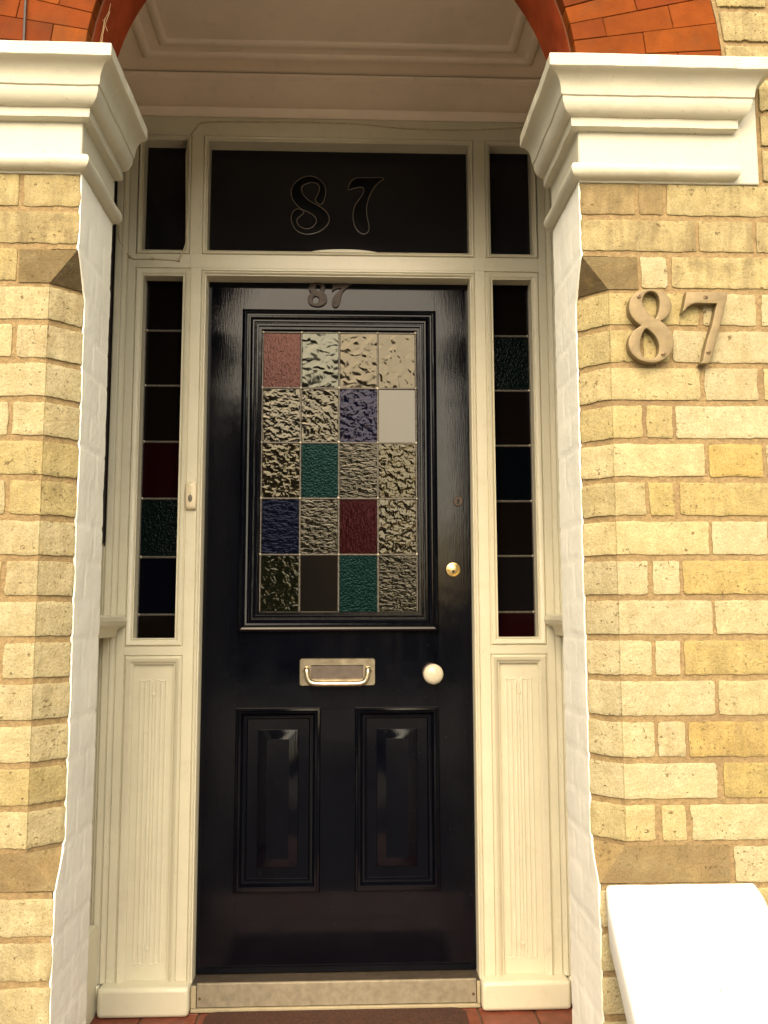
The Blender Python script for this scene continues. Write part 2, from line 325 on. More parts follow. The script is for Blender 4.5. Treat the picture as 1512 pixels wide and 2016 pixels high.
def flat_glyph(name, loops, y0, depth, bev, material, parent=None, base=(0,0,0)):
    # filled outline with holes, real thickness and a softened edge
    cu = bpy.data.curves.new(name, 'CURVE'); cu.dimensions = '2D'; cu.fill_mode = 'BOTH'
    cu.extrude = depth/2 - bev; cu.bevel_depth = bev; cu.bevel_resolution = 2; cu.offset = -bev
    for lp in loops:
        sp = cu.splines.new('POLY'); sp.points.add(len(lp)-1); sp.use_cyclic_u = True
        for q, p_ in zip(sp.points, lp): q.co = (p_[0], p_[1], 0, 1)
    tmp = bpy.data.objects.new('tmp', cu); C.objects.link(tmp)
    dg = bpy.context.evaluated_depsgraph_get()
    me = bpy.data.meshes.new_from_object(tmp.evaluated_get(dg))
    bpy.data.objects.remove(tmp); bpy.data.curves.remove(cu)
    me.name = name
    # (x, y, z) of the curve plane -> (x, depth, z)
    me.transform(Matrix(((1,0,0,-base[0]), (0,0,-1,y0-depth/2-base[1]), (0,1,0,-base[2]), (0,0,0,1))))
    me.materials.clear(); me.materials.append(material)
    bm = bmesh.new(); bm.from_mesh(me); bmesh.ops.remove_doubles(bm, verts=bm.verts, dist=1e-6); bmesh.ops.recalc_face_normals(bm, faces=bm.faces); bm.to_mesh(me); bm.free()
    me.shade_smooth(); me.set_sharp_from_angle(angle=R(40))
    o = bpy.data.objects.new(name, me); C.objects.link(o)
    if parent is None: o.location = base
    else: o.parent = parent
    return o
def nz(x, y, z, s): return noise.noise(Vector((x*s, y*s, z*s)))

# ================================================================ the setting
XR = 0.49            # half width of the opening between the piers
CH = 0.05            # chamfer
PD = 0.225           # pier depth
ZJ = 1.7456          # a bed joint of the brickwork
ZF = 0.035           # porch floor
ZCAP = 2.195         # top of the capitals, springing of the arch
RA = 0.487           # arch radius
RB = 0.79            # outer radius of the arch
F = 0.92             # face of the door frame
YD = 0.976           # face of the door
XW = 0.675           # porch side walls

g = MB(); g.box(-40, 40, -60, 20, -0.75, -0.45); tag(g.build('ground', M['paving'], base=(0,0,-0.6)), kind='structure')
g = MB(); g.box(-1.0, 0.95, -7.0, -0.565, -0.46, -0.444); tag(g.build('path', M['path'], base=(0,-3,-0.45)), kind='structure')  # unseen path, added dark so the lower door mirrors little light
g = MB(); g.box(-0.49, 0.49, -0.28, 0.0, -0.44, -0.13); g.box(-0.489, 0.489, -0.56, -0.281, -0.44, -0.29)
tag(g.build('front_steps', M['tile'], base=(0,-0.2,-0.3), bevel=0.01), kind='structure')
g = MB(); g.box(-XW-0.02, XW+0.02, 0.0, 1.02, -0.44, ZF-0.006, 1)
y = -0.01
while y < 0.95:
    x = -0.675
    k = 0
    while x < 0.675:
        e = random.uniform(-0.0008, 0.0008)
        g.box(x+0.002, min(x+0.15, 0.675)-0.002, y+0.002, y+0.148, ZF-0.012, ZF+e, 0)
        x += 0.152
    y += 0.152
tag(g.build('porch_floor', [M['tile'], M['grout']], base=(0,0.5,0), bevel=0.0015), kind='structure')
g = MB(); g.box(-1.6, 1.6, 1.03, 3.0, -0.45, 4.0)  # solid dark box added behind the frame to keep sky light out
tag(g.build('sky_leak_block', M['dark'], base=(0,2,0)), kind='structure')
g = MB(); g.box(-0.80, 0.80, 0.226, 1.02, 2.77, 2.9)
g.frame(-0.587, 0.587, 0.245, 0.845, [(0, 2.7695), (0.002, 2.764), (0.012, 2.757), (0.022, 2.758), (0.030, 2.764), (0.032, 2.7675), (0.062, 2.7675), (0.064, 2.763), (0.075, 2.757), (0.084, 2.760), (0.090, 2.7695)], plane='xy')
tag(g.build('porch_ceiling', M['ceil'], base=(0,0.5,2.77), angle=50), kind='structure')
# unseen far side of the street, added for the gloss and glass to mirror
def far_house(x0, x1, eaves, ridge, label):
    base = ((x0+x1)/2, -20, -0.45)
    tr = thing('terraced_house', base, label, 'house', 'houses across the street')
    g = MB(); g.box(x0, x1, -27, -20, -0.45, eaves)
    for i in range(int((x1-x0)/5)): g.box(x0+0.8+i*5, x0+3.2+i*5, -20.0, -19.4, -0.45, eaves*0.5)
    g.build('wall', M['farbrick'], tr, base, smooth=False)
    g = MB(); g.prism([(-27.3, eaves), (-19.6, eaves), (-23.5, ridge)], 'x', x0-0.2, x1+0.2)
    g.build('roof', M['slate'], tr, base, smooth=False)
    for i in range(max(1, int((x1-x0)/8))):
        g = MB(); g.box(x0+2+i*8, x0+3.2+i*8, -23.9, -23.1, ridge-0.6, ridge+0.9); g.build('chimney', M['farbrick'], tr, base, smooth=False)
far_house(-20, 0.4, 6.0, 7.8, 'tall unseen dark brick house across the street')
far_house(6, 24, 6.0, 7.6, 'second unseen dark brick house across the street beyond the gap')
g = MB(); g.box(0.6, 5.8, -19.5, -18.6, -0.45, 1.5)
tag(g.build('hedge', M['hedge'], base=(3, -19, -0.45), bevel=0.1), 'unseen dark hedge added in the gap between the far houses', 'hedge')

# ================================================================ brick piers
BK = 0.62
LIGHT = [(0.66, 0.595, 0.39), (0.69, 0.625, 0.43), (0.64, 0.575, 0.37), (0.67, 0.60, 0.39), (0.63, 0.57, 0.38)]
GOLD = [(0.60, 0.515, 0.27), (0.58, 0.495, 0.26), (0.57, 0.475, 0.22), (0.61, 0.53, 0.29)]
BROWN = (0.27, 0.20, 0.11)
def brick(mb, path, s0, s1, z0, z1, tone, seed, brk=None, cutl=None):
    lean = (0.66, 0.60, 0.37) if tone[0] > 0.45 else tone[:3]
    tone = tuple((0.68*c+0.32*q)*BK for c, q in zip(tone[:3], lean)) + (tone[3],)
    # one brick face wrapped along path(s) -> (x, y, nx, ny); soft uneven edges; cutl(z): left end
    w = s1-s0
    nc_ = max(7, int(w/0.011))
    cols = [0.0, 0.0, 0.0035] + [w*i/nc_ for i in range(1, nc_)] + [w-0.0035, w, w]
    dep = [0.010, 0.0007, 0.0]
    if brk is not None and s0 < brk < s1:
        b = brk-s0
        cols = [0, 0, 0.0035] + [b*i/7 for i in range(1, 7)] + [b-0.0012, b, b+0.0012] + [b+(w-b)*i/12 for i in range(1, 12)] + [w-0.0035, w, w]
    hz = z1-z0
    rows = [0.0, 0.0, 0.003] + [hz*i/7 for i in range(1, 7)] + [hz-0.003, hz, hz]
    nc, nr = len(cols), len(rows); vs = []
    rad = random.uniform(0.002, 0.006)
    for j, v in enumerate(rows):
        ej = min(j, nr-1-j)
        for i, u in enumerate(cols):
            ei = min(i, nc-1-i)
            d = max(dep[min(ei, 2)], dep[min(ej, 2)])
            s = s0+u; z = z0+v
            if cutl: s = max(s, 0) * 1.0; 
            # rounded corners and wandering edges
            du, dv = min(u, w-u), min(v, hz-v)
            if du < rad and dv < rad:
                a, b = rad-du, rad-dv; q = math.hypot(a, b)
                if q > rad:
                    s += (1 if u < w/2 else -1)*a*(1-rad/q); z += (1 if v < hz/2 else -1)*b*(1-rad/q)
            if ei <= 2: s += 0.0026*nz(seed, z, 3.1, 28.0) + 0.0018*nz(seed, z, 7.7, 95)
            if ej <= 2: z += 0.0026*nz(s, seed, 1.7, 20.0) + 0.0020*nz(s, seed, 4.4, 85)
            if cutl:
                lo = cutl(z); hi = s1
                s = lo + (hi-lo)*((s-s0)/w)
            x, y, nx, ny = path(s)
            if brk is not None and abs(s-brk) < 0.0004: d += 0.0022
            d += 0.0010*nz(x*1.0, z, seed, 35) - 0.0004 + (random.uniform(-1, 1)*0.00015)
            vs.append((x - nx*d, y - ny*d, z))
    mb.add(vs, [(j*nc+i, j*nc+i+1, (j+1)*nc+i+1, (j+1)*nc+i) for j in range(nr-1) for i in range(nc-1)], 0, tone)
def p_cham(s):
    if s < 0: q = s/math.sqrt(2); return (XR+CH+q, -q, -0.7071, -0.7071)
    return (XR+CH+s, 0.0, 0, -1)
def p_flat(s): return (s, 0.0, 0, -1)
def zrange(k): return ZJ-0.075*(k+1)+0.0062, ZJ-0.075*k-0.0062
def pick(k, left, quoin=False):
    t_ = random.choice(LIGHT if random.random() < 0.72 else GOLD)
    j = random.uniform(0.93, 1.05)
    st = random.choice([0, 0.1, 0.15, 0.25, 0.4])
    if k <= -1: st = random.choice([0.6, 0.8, 0.95]); t_ = random.choice([(0.58, 0.48, 0.22), (0.60, 0.51, 0.26), (0.52, 0.43, 0.22)])
    if left: st = min(1, st+0.1); t_ = tuple(c*m_ for c, m_ in zip(t_, (0.98, 0.97, 0.93)))
    if left and quoin and k > 2: st = min(1, st+0.2)
    return tuple(c*j for c in t_) + (st,)
def make_pier(side, label):
    left = side < 0
    base = (side*0.85, 0.1, -0.45)
    root = thing('brick_pier', base, label, 'pier', 'brick piers either side of the porch')
    b = MB()
    fixed = {}
    if not left:
        fixed = {(-1, 0): (0.250, 0.196, 0.106, 0.35), (-1, 1): (0.600, 0.551, 0.375, 0.1), (-3, 0): (0.420, 0.329, 0.175, 0.95), (-3, 1): (0.400, 0.307, 0.163, 0.7),
                 (4, 1): (0.600, 0.424, 0.094, 0.15), (7, 2): (0.620, 0.466, 0.150, 0.5), (11, 2): (0.580, 0.403, 0.100, 0.6), (9, 2): (0.580, 0.445, 0.150, 0.5),
                 (5, 1): (0.560, 0.445, 0.150, 0.3), (5, 2): (0.600, 0.477, 0.175, 0.45), (8, 1): (0.660, 0.594, 0.375, 0.15), (10, 1): (0.660, 0.583, 0.338, 0.3), (12, 1): (0.550, 0.413, 0.112, 0.5),
                 (2, 0): (0.660, 0.562, 0.312, 0.25), (4, 0): (0.700, 0.615, 0.362, 0.15), (6, 0): (0.700, 0.604, 0.338, 0.1)}
    for k in range(-3, 29):
        z0, z1 = zrange(k)
        cham = 0 <= k <= 13
        odd = k % 2 != 0
        js = [0.598, 0.608, 0.656, 0.666, 0.885, 0.895, 1.0, 1.01, 1.23, 1.24, 1.34] if odd else [0.717, 0.727, 0.832, 0.842, 1.062, 1.072, 1.177, 1.187, 1.40]
        js = [q + random.uniform(-0.0025, 0.0025) for q in js]
        ends = [(None, js[0])] + [(js[i], js[i+1]) for i in range(1, len(js)-1, 2)]
        for n_, (a, e) in enumerate(ends):
            tn = fixed.get((k, n_)) or pick(k, left, n_ == 0)
            sd_ = k*17.3 + n_*5.1 + (40 if left else 0)
            if n_ == 0:
                if cham: brick(b, p_cham, -CH*math.sqrt(2), e-XR-CH, z0, z1, tn, sd_, brk=0.0)
                elif k == -1 or k == 14:
                    if k == 14: e = 0.731
                    tn = (0.15, 0.115, 0.06, 0.3) if k == -1 else (0.20, 0.15, 0.08, 0.5)
                    if k == 14: tri = (0.23, 0.17, 0.085, 0.4); za, zb = z0+0.001, z1+0.004
                    else: tri = (0.10, 0.075, 0.04, 0.3); za, zb = z1-0.001, z0-0.004  # downward cut facet toned darker, its shade put into the colour
                    A = (XR, 0, za); B = (XR+CH, 0, zb); D = (XR, CH, zb)
                    zt = z1 if k == -1 else z0; 
                    b.add([A, (e, 0, za), (e, 0, zb), B, (e, 0.02, za), (e, 0.02, zb)], [(0, 1, 2, 3), (1, 4, 5, 2)], 0, tn)
                    b.add([(XR, 0, za), (e, 0, za), (e, 0.02, za), (XR, 0.02, za)], [(0, 1, 2, 3)], 0, tn)
                    b.add([A, B, D], [(0, 1, 2)], 0, tri)
                else: brick(b, p_flat, XR, e, z0, z1, tn, sd_)
            else:
                if k == 14 and a < 0.731: a = 0.741
                if a < e - 0.01: brick(b, p_flat, a, e, z0, z1, tn, sd_)
    # mortar behind and between, following the chamfer
    mo = MB()
    d = 0.0022
    zt, zb = ZJ, ZJ-0.075*14
    def mort(poly, a, c): mo.prism(poly, 'z', a, c)
    zt, zb = ZJ+0.070, ZJ-0.075*15+0.005
    mort([(XR+0.003, 0.2), (XR+0.003, CH+0.002), (XR+CH+0.002, d), (1.42, d), (1.42, 0.2)], zb, zt)
    mort([(XR+0.003, 0.2), (XR+0.003, d), (1.42, d), (1.42, 0.2)], zt, 1.972)
    mort([(XR+0.003, 0.2), (XR+0.003, d), (1.42, d), (1.42, 0.2)], -0.45, zb)
    zb = ZJ-0.075*14
    # white painted reveal, brick relief under the paint
    rv = MB()
    NU, NV = 26, 300
    z0r, z1r = -0.42, 1.972
    def front(z):
        if z > ZJ+0.066 or z < zb-0.072: f_ = 0.0
        elif z > ZJ-0.006: f_ = CH*max(0, min(1, (ZJ+0.066-z)/0.072))
        elif z < zb+0.006: f_ = CH*max(0, min(1, (z-zb+0.072)/0.078))
        else: f_ = CH
        return f_ + 0.0015 + 0.0009*nz(z, 3.3 if left else 8.1, 0, 20) + 0.0010*nz(z, 1.3, 0, 110)
    def relief(y, z):
        k = math.floor((ZJ-z)/0.075); fz = (ZJ-z)/0.075-k
        dz_ = min(fz, 1-fz)*0.075
        jy = (0.112,) if k % 2 else (0.165, 0.06)
        dj = min(abs(y-q) for q in jy)
        gr = max(math.exp(-(dz_/0.0035)**2), 0.8*math.exp(-(dj/0.004)**2))
        return 0.0022*gr*(0.6+0.8*abs(nz(y, z, k, 9))) - 0.0012*nz(y, z, 5.5 if left else 2.2, 12) - 0.0005*nz(y, z, 9, 55) - 0.0006*nz(k*3.7, 0, 0, 1)
    def pt(u, v):
        z = z0r+(z1r-z0r)*v; f_ = front(z); y = f_ + (PD-f_)*u
        return (XR-0.0025+relief(y, z), y, z)
    rv.grid(pt, NU, NV)
    # turned edge towards the brick, and the back of the pier
    rv.grid(lambda u, v: (lambda q: (q[0]+0.004*u, q[1]+0.0015*u, q[2]))(pt(0, v)), 1, NV)
    rv.grid(lambda u, v: (lambda q: (q[0]+(XW+0.06-q[0])*u, q[1], q[2]))(pt(1, v)), 2, NV)
    for q in (b, mo, rv):
        if left: q.mirror()
    b.build('brickwork', M['brick'], root, base, tone=True, angle=40)
    mo.build('mortar', M['mortar'], root, base, smooth=False)
    rv.build('painted_reveal', M['reveal'], root, base, angle=60)
    return root
make_pier(-1, 'yellow brick pier at the left edge, white painted inner reveal, no numbers on it')
make_pier(1, 'yellow brick pier carrying the brass numbers, right of the black door')

# ================================================================ capitals
def make_capital(side, label):
    left = side < 0
    base = (side*0.6, 0.0, 1.97)
    root = thing('pier_capital', base, label, 'capital', 'white moulded capitals under the arch')
    fr = MB()
    def wav(x, y, z): return 0.0013*nz(x, y, z, 14) + 0.0006*nz(x, y, z+5, 60)
    fr.prism([(XR-0.002, PD+0.010), (XR-0.002, -0.003), (0.852, -0.003), (0.852, 0.12), (XR+0.1, PD+0.010)], 'z', 1.966, 2.150)
    XE = 0.790
    def sweep(prof):
        mb = MB(); rings = []
        for e, z in prof:
            path = []
            pts = [(XE+e, 0.05), (XE+e, -e-0.003), (XR-0.002-e, -e-0.003), (XR-0.002-e, PD+0.010)]
            for i in range(3):
                a, c = Vector(pts[i]), Vector(pts[i+1]); n = 3 if i == 0 else 40
                for q in range(n): path.append(a.lerp(c, q/n))
            path.append(Vector(pts[3]))
            rings.append([(p.x+wav(p.x, p.y, z), p.y+wav(p.y, z, p.x), z+0.8*wav(z, p.x, p.y)) for p in path])
        n = len(rings[0]); vs = [v for r in rings for v in r]
        fs = [(k*n+i, k*n+i+1, (k+1)*n+i+1, (k+1)*n+i) for k in range(len(rings)-1) for i in range(n-1)]
        fs += [tuple(k*n+n-1 for k in range(len(rings))), tuple(k*n for k in range(len(rings)))]
        mb.add(vs, fs); return mb
    cav = [(0.066-0.024*math.sin(a), 2.166-0.034*(1-math.cos(a))) for a in [R(90)*i/6 for i in range(7)]]
    ovo = [(0.016+0.022*math.cos(a)**0.9, 2.122-0.030*math.sin(a)) for a in [R(88)*i/6 for i in range(7)]]
    prof = [(-0.03, 2.196), (0.066, 2.195), (0.0685, 2.192), (0.0685, 2.169), (0.066, 2.1665)] + cav[1:] + [(0.041, 2.126), (0.038, 2.124)] + ovo + [(0.017, 2.088), (0.0165, 2.074), (0.013, 2.072), (-0.03, 2.071)]
    co = sweep(prof)
    bd = sweep([(-0.02, 2.004)] + [(0.003+0.0155*max(0, math.cos(a)), 1.987+0.0165*math.sin(a)) for a in [R(90-18*i) for i in range(11)]] + [(-0.02, 1.970)])
    for q in (fr, co, bd):
        if left: q.mirror()
    fr.build('frieze', M['white'], root, base, bevel=0.003)
    co.build('cornice', M['white'], root, base, angle=38)
    bd.build('bead', M['white'], root, base, angle=50)
make_capital(-1, 'white moulded capital on the left brick pier, cut by the photo edge')
make_capital(1, 'white moulded capital on the right brick pier, above the brass numbers')

# ================================================================ arch and the wall around it
base = (0, 0.1, ZCAP)
arch = thing('brick_arch', base, 'round arch of orange red rubbed bricks springing from the white capitals', 'arch')
ORG = [(0.185, 0.042, 0.004), (0.17, 0.036, 0.004), (0.205, 0.050, 0.005), (0.15, 0.030, 0.004)]
a_ = MB()
NVS = 42
for i in range(NVS):
    a0, a1 = math.pi*i/NVS, math.pi*(i+1)/NVS
    cuts = [RA+0.004, 0.635, RB] if i % 2 else [RA+0.004, 0.560, 0.700, RB]
    for r0, r1 in zip(cuts, cuts[1:]):
        g0, g1 = 0.0006, 0.0006
        tn = random.choice(ORG); j = random.uniform(0.82, 1.1); tn = tuple(c*j for c in tn)+(0,)
        q = []
        for r, a in ((r0+g0, a0+g0/r0), (r1-g1, a0+g0/r1), (r1-g1, a1-g0/r1), (r0+g0, a1-g0/r0)):
            q.append((r*math.cos(a), ZCAP+r*math.sin(a)))
        y0 = random.uniform(-0.0012, 0.0008)
        a_.prism(q, 'y', y0, 0.03, 0, tn)
ring = MB()
pr = [(RB, 0.0035), (RA+0.006, 0.003), (RA+0.006, 0.012), (RA+0.012, 0.014), (RA+0.012, 0.024), (RA+0.002, 0.028), (RA, 0.033), (RA, 0.165), (RA+0.004, 0.17), (RB, 0.17)]
seg = 64; vs = []; fs = []
for i in range(seg+1):
    a = math.pi*i/seg
    for r, y in pr: vs.append((r*math.cos(a), y, ZCAP+r*math.sin(a)))
n = len(pr)
for i in range(seg):
    for k in range(n-1): fs.append((i*n+k, (i+1)*n+k, (i+1)*n+k+1, i*n+k+1))
sof = MB()
jm = MB()
for i in range(seg):
    for k in range(n-1):
        tgt = sof if k in (5, 6, 7, 8) else jm
        tgt.add([vs[i*n+k], vs[(i+1)*n+k], vs[(i+1)*n+k+1], vs[i*n+k+1]], [(0, 1, 2, 3)], 0, (0.24, 0.040, 0.011, 0))
a_.build('arch_ring', M['red'], arch, base, bevel=0.001, seg=1, tone=True, smooth=False)
def weld(o):
    bm = bmesh.new(); bm.from_mesh(o.data); bmesh.ops.remove_doubles(bm, verts=bm.verts, dist=1e-5); bmesh.ops.recalc_face_normals(bm, faces=bm.faces); bm.to_mesh(o.data); bm.free()
    o.data.shade_smooth(); o.data.set_sharp_from_angle(angle=R(35))
weld(sof.build('arch_soffit', M['red'], arch, base, tone=True))
weld(jm.build('arch_joint', M['joint'], arch, base))

base = (0, 0.1, ZCAP)
wall = thing('brick_wall', base, 'upper yellow brick wall beside the orange arch, top right corner', 'wall')
b = MB(); mo = MB()
for k in range(-17, -3):
    z0, z1 = zrange(k)
    side_only = z0 < 2.19
    for sgn in (1, -1):
        def lo(z): 
            h_ = z-ZCAP
            if side_only: return 0.862
            return (math.sqrt(max(0, RB*RB-h_*h_)) if h_ < RB else 0) + 0.010
        xs = [0.842, 1.062, 1.072, 1.177, 1.187, 1.40] if k % 2 == 0 else [0.8, 0.885, 0.895, 1.0, 1.01, 1.23, 1.24, 1.34]
        zc_ = (z0+z1)/2; first = True
        for a, e in zip(xs[0::2], xs[1::2]):
            if e < lo(zc_)+0.02: continue
            c = MB()
            if first: brick(c, p_flat, 0.0, e, z0, z1, pick(-2, sgn < 0), k*3.3+a, cutl=lo); first = False
            else: brick(c, p_flat, a, e, z0, z1, pick(-2, sgn < 0), k*3.3+a)
            if sgn < 0: c.mirror()
            nv = len(b.v); b.v += c.v; b.f += [tuple(i+nv for i in f) for f in c.f]; b.m += c.m; b.t += c.t
b.build('brickwork', M['brick'], wall, base, tone=True, angle=40)
arc = [(0.57*math.cos(math.pi*i/40), ZCAP+0.57*math.sin(math.pi*i/40)) for i in range(41)]
RC = RB+0.002
arcB = [(RC*math.cos(math.pi*i/40), ZCAP+RC*math.sin(math.pi*i/40)) for i in range(41)]
for q0, q1 in zip(arcB, arcB[1:]):
    mo.prism([q0, (q0[0], 4.0), (q1[0], 4.0), q1], 'y', 0.003, 0.16)
mo.box(RC, 1.42, 0.0045, 0.16, 1.972, 4.0); mo.box(-1.42, -RC, 0.0045, 0.16, 1.972, 4.0)
mo.build('mortar', M['mortar'], wall, base, smooth=False)
bk = MB()
for q0, q1 in zip(arc, arc[1:]):
    bk.prism([q0, (q0[0], 4.0), (q1[0], 4.0), q1], 'y', 0.171, PD)
bk.box(0.57, 1.42, 0.171, PD-0.003, 1.98, 4.0); bk.box(-1.42, -0.57, 0.171, PD-0.003, 1.98, 4.0)
bk.box(XW+0.075, 1.42, 0.201, PD-0.004, -0.45, 1.979); bk.box(-1.42, -XW-0.075, 0.201, PD-0.004, -0.45, 1.979)
bk.build('plaster', M['ceil'], wall, base, smooth=False)

# ================================================================ porch side walls
def porch_wall(side, label):
    base = (side*XW, 0.6, ZF)
    root = thing('porch_wall', base, label, 'wall', 'white side walls of the porch')
    a = MB(); a.box(XW, XW+0.12, PD+0.002, 1.02, -0.44, 2.77)
    d = MB()
    pf = [(0.002, 1.112), (0.064, 1.112), (0.072, 1.107), (0.0765, 1.096), (0.073, 1.085), (0.064, 1.079), (0.055, 1.076), (0.049, 1.068), (0.046, 1.054), (0.043, 1.051), (0.002, 1.051)]
    d.prism([(XW-q[0], q[1]) for q in pf], 'y', 0.24, F-0.006)
    s_ = MB(); s_.prism([(XW-0.002, ZF+0.001), (XW-0.024, ZF+0.001), (XW-0.024, 0.255), (XW-0.019, 0.268), (XW-0.002, 0.272)], 'y', 0.24, 0.905)
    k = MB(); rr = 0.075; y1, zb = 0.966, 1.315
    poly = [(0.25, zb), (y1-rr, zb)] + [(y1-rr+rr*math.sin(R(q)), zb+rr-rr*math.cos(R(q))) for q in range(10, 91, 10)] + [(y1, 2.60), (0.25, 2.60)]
    k.prism(poly, 'x', XW-0.003, XW-0.0005)  # thin dark sheet on the wall, rounded at its lower back corner
    for q in (a, d, s_, k):
        if side < 0: q.mirror()
    a.build('plaster', M['cream'], root, base, smooth=False)
    d.build('dado_rail', M['cream'], root, base, bevel=0.001)
    s_.build('skirting', M['cream'], root, base, bevel=0.0015)
    o = k.build('dark_strip', M['darkwall'], root, base, smooth=False); o['label'] = 'tall dark strip with a rounded foot'
porch_wall(-1, 'white side wall of the porch behind the left pier with a dark strip')
porch_wall(1, 'white side wall of the porch behind the right pier, mostly hidden by it')

# ================================================================ door frame with side lights and fanlight
base = (0, 0.95, ZF)
fr = thing('door_frame', base, 'cream painted door frame with side windows and number fanlight round the black door', 'door frame')
SX0, SX1 = 0.466, 0.584
def mould(w, yin, deep):
    k = w/0.024
    return [(0, F+0.012), (0, F+0.0005), (0.0012*k, F+0.0035), (0.003*k, F+0.0015), (0.006*k, F-0.0035), (0.0135*k, F-0.002), (0.0185*k, F+0.004), (0.0200*k, F+0.0055), (0.0212*k, F+0.003), (0.024*k, F+0.0035), (0.024*k, deep)]
for sgn in (-1, 1):
    q = MB()
    q.prism([(SX1+0.024, 0.995), (SX1+0.024, F), (0.630, F), (0.6315, F+0.004), (0.634, F-0.003), (0.639, F-0.008), (0.645, F-0.009), (0.647, F-0.005), (0.649, F-0.011), (0.664, F-0.011), (0.6675, F-0.008), (0.6675, 0.995)], 'z', 0.113, 2.625)
    q.box(0.6677, 0.6745, F-0.002, 0.99, 0.113, 1.31)
    if sgn < 0: q.mirror()
    q.build('post', M['cream'], fr, base, bevel=0.001)
    q = MB()
    q.box(0.412, SX0-0.024, F, 0.995, 0.113, 2.150)
    q.box(0.412, SX0-0.0185, F, 0.995, 2.1886, 2.566)
    q.frame(-0.412, 0.412, 0, 0, [(0,0)]) if False else None
    if sgn < 0: q.mirror()
    q.build('mullion', M['cream'], fr, base, bevel=0.001)
    # side light surround, top light surround, lower panel
    q = MB()
    q.frame(SX0-0.024, SX1+0.024, 1.022, 2.146, mould(0.024, 0, 0.972))
    q.frame(SX0-0.018, SX1+0.018+0.004, 2.188, 2.566, mould(0.0145, 0, 0.978))
    if sgn < 0: q.mirror()
    q.build('moulding', M['cream'], fr, base, angle=42)
    q = MB(); q.box(SX0-0.024, SX1+0.024, F, 0.995, 0.998, 1.022)
    if sgn < 0: q.mirror()
    q.build('rail', M['cream'], fr, base, bevel=0.0008)
    q = MB()
    q.frame(SX0-0.024, SX1+0.024, 0.113, 0.998, [(0, F+0.012), (0, F), (0.0015, F+0.004), (0.004, F+0.001), (0.008, F-0.003), (0.017, F+0.001), (0.022, F+0.009), (0.026, F+0.010), (0.026, F+0.018)], bottom=False)
    xa, xb = SX0+0.002, SX1-0.002
    q.box(xa-0.01, xb+0.01, F+0.018, 0.995, 0.113, 0.985)
    # incised reeding with a small leaf at head and foot
    cx = (xa+xb)/2
    yb_ = F+0.018
    for i, off in enumerate((-0.036, -0.0225, -0.009, 0.009, 0.0225, 0.036)):
        zt_ = 0.925 - (0.0, 0.006, 0.0)[min(i, 5-i)]
        q.tube([(cx+off, yb_+0.0026, 0.156), (cx+off, yb_+0.0026, zt_)], 0.0044, 10)
    q.tube([(cx, yb_+0.002, 0.195), (cx, yb_+0.002, 0.890)], 0.0036, 10)
    for zc, s in ((0.927, -1), (0.153, 1)):
        for dx in (-1, 1):
            pts = [(cx+dx*0.040, yb_, zc), (cx+dx*0.024, yb_, zc+s*0.003), (cx+dx*0.010, yb_, zc-s*0.001), (cx+dx*0.002, yb_, zc+s*0.012), (cx+dx*0.001, yb_, zc+s*0.036)]
            q.tube([(a_x, a_y+0.001, a_z) for a_x, a_y, a_z in catmull(pts, 4, False)], 0.0026, 8)
        q.lathe(cx, zc+s*0.040, [(0.001, yb_-0.004), (0.0045, yb_-0.003), (0.006, yb_)], 10)
    if sgn < 0: q.mirror()
    q.build('panel', M['cream'], fr, base, angle=42)
    q = MB(); q.box(0.398, 0.643, 0.878, 0.99, ZF+0.001, 0.113); q.box(0.6435, 0.6745, 0.906, 0.99, ZF+0.001, 0.1125)
    if sgn < 0: q.mirror()
    q.build('plinth_block', M['cream'], fr, base, bevel=0.011, seg=4)
    # small dark upper pane
    q = MB(); q.prism([(0.9625, 2.192), (0.9665, 2.192), (0.9755, 2.557), (0.9715, 2.557)], 'x', SX0-0.004, SX1+0.012)
    if sgn < 0: q.mirror()
    q.build('top_pane', M['g_pane'], fr, base, smooth=False)
q = MB()
q.box(-SX1-0.024, SX1+0.024, F+0.0004, 0.995, 2.1465, 2.1885)
q.box(-0.4118, 0.4118, F+0.0008, 0.9745, 2.1398, 2.1464)
for sgn in (-1, 1): q.prism([(sgn*0.409, 2.1472), (sgn*0.409, 2.1882), (sgn*(SX0-0.0205), 2.1882), (sgn*(SX0-0.0205), 2.1472)], 'y', F-0.0008, 0.99)
q.build('transom', M['cream'], fr, base, bevel=0.0006)
q = MB()
q.frame(-0.412, 0.412, 2.188, 2.566, mould(0.0148, 0, 0.985))
q.build('moulding', M['cream'], fr, base, angle=42)
q = MB()
q.frame(-0.412, 0.412, 0.107, 2.1395, [(0, F+0.012), (0, F+0.0005), (0.0010, F+0.0035), (0.003, F-0.001), (0.008, F-0.003), (0.0115, F+0.001), (0.0120, F+0.003), (0.0145, F+0.0035), (0.0155, F+0.006), (0.0155, 0.99)], bottom=False)
# the two-sided head moulding sits a little deeper
q.build('door_lining', M['cream'], fr, base, angle=42)
q = MB()
q.box(-0.668, 0.668, F, 0.995, 2.566, 2.625)
q.build('head', M['cream'], fr, base, bevel=0.001)
q = MB()
q.prism([(0.995, 2.6255), (F-0.004, 2.6255), (F-0.010, 2.632), (F-0.018, 2.640), (F-0.020, 2.648), (F-0.006, 2.652), (F-0.002, 2.658), (F+0.008, 2.660), (F+0.008, 2.752), (F-0.004, 2.756), (F-0.010, 2.762), (F-0.010, 2.7655), (0.995, 2.7655)], 'x', -0.674, 0.674)
q.build('fascia', M['ceil'], fr, base, bevel=0.0008)
q = MB()
q.prism([(-0.094, 2.195), (0.126, 2.195)] + [(0.016+0.110*math.cos(R(a)), 2.2010+0.0150*math.sin(R(a))) for a in range(0, 181, 9)], 'y', 0.932, 0.960)
q.build('bump_block', M['cream'], fr, base, bevel=0.002)
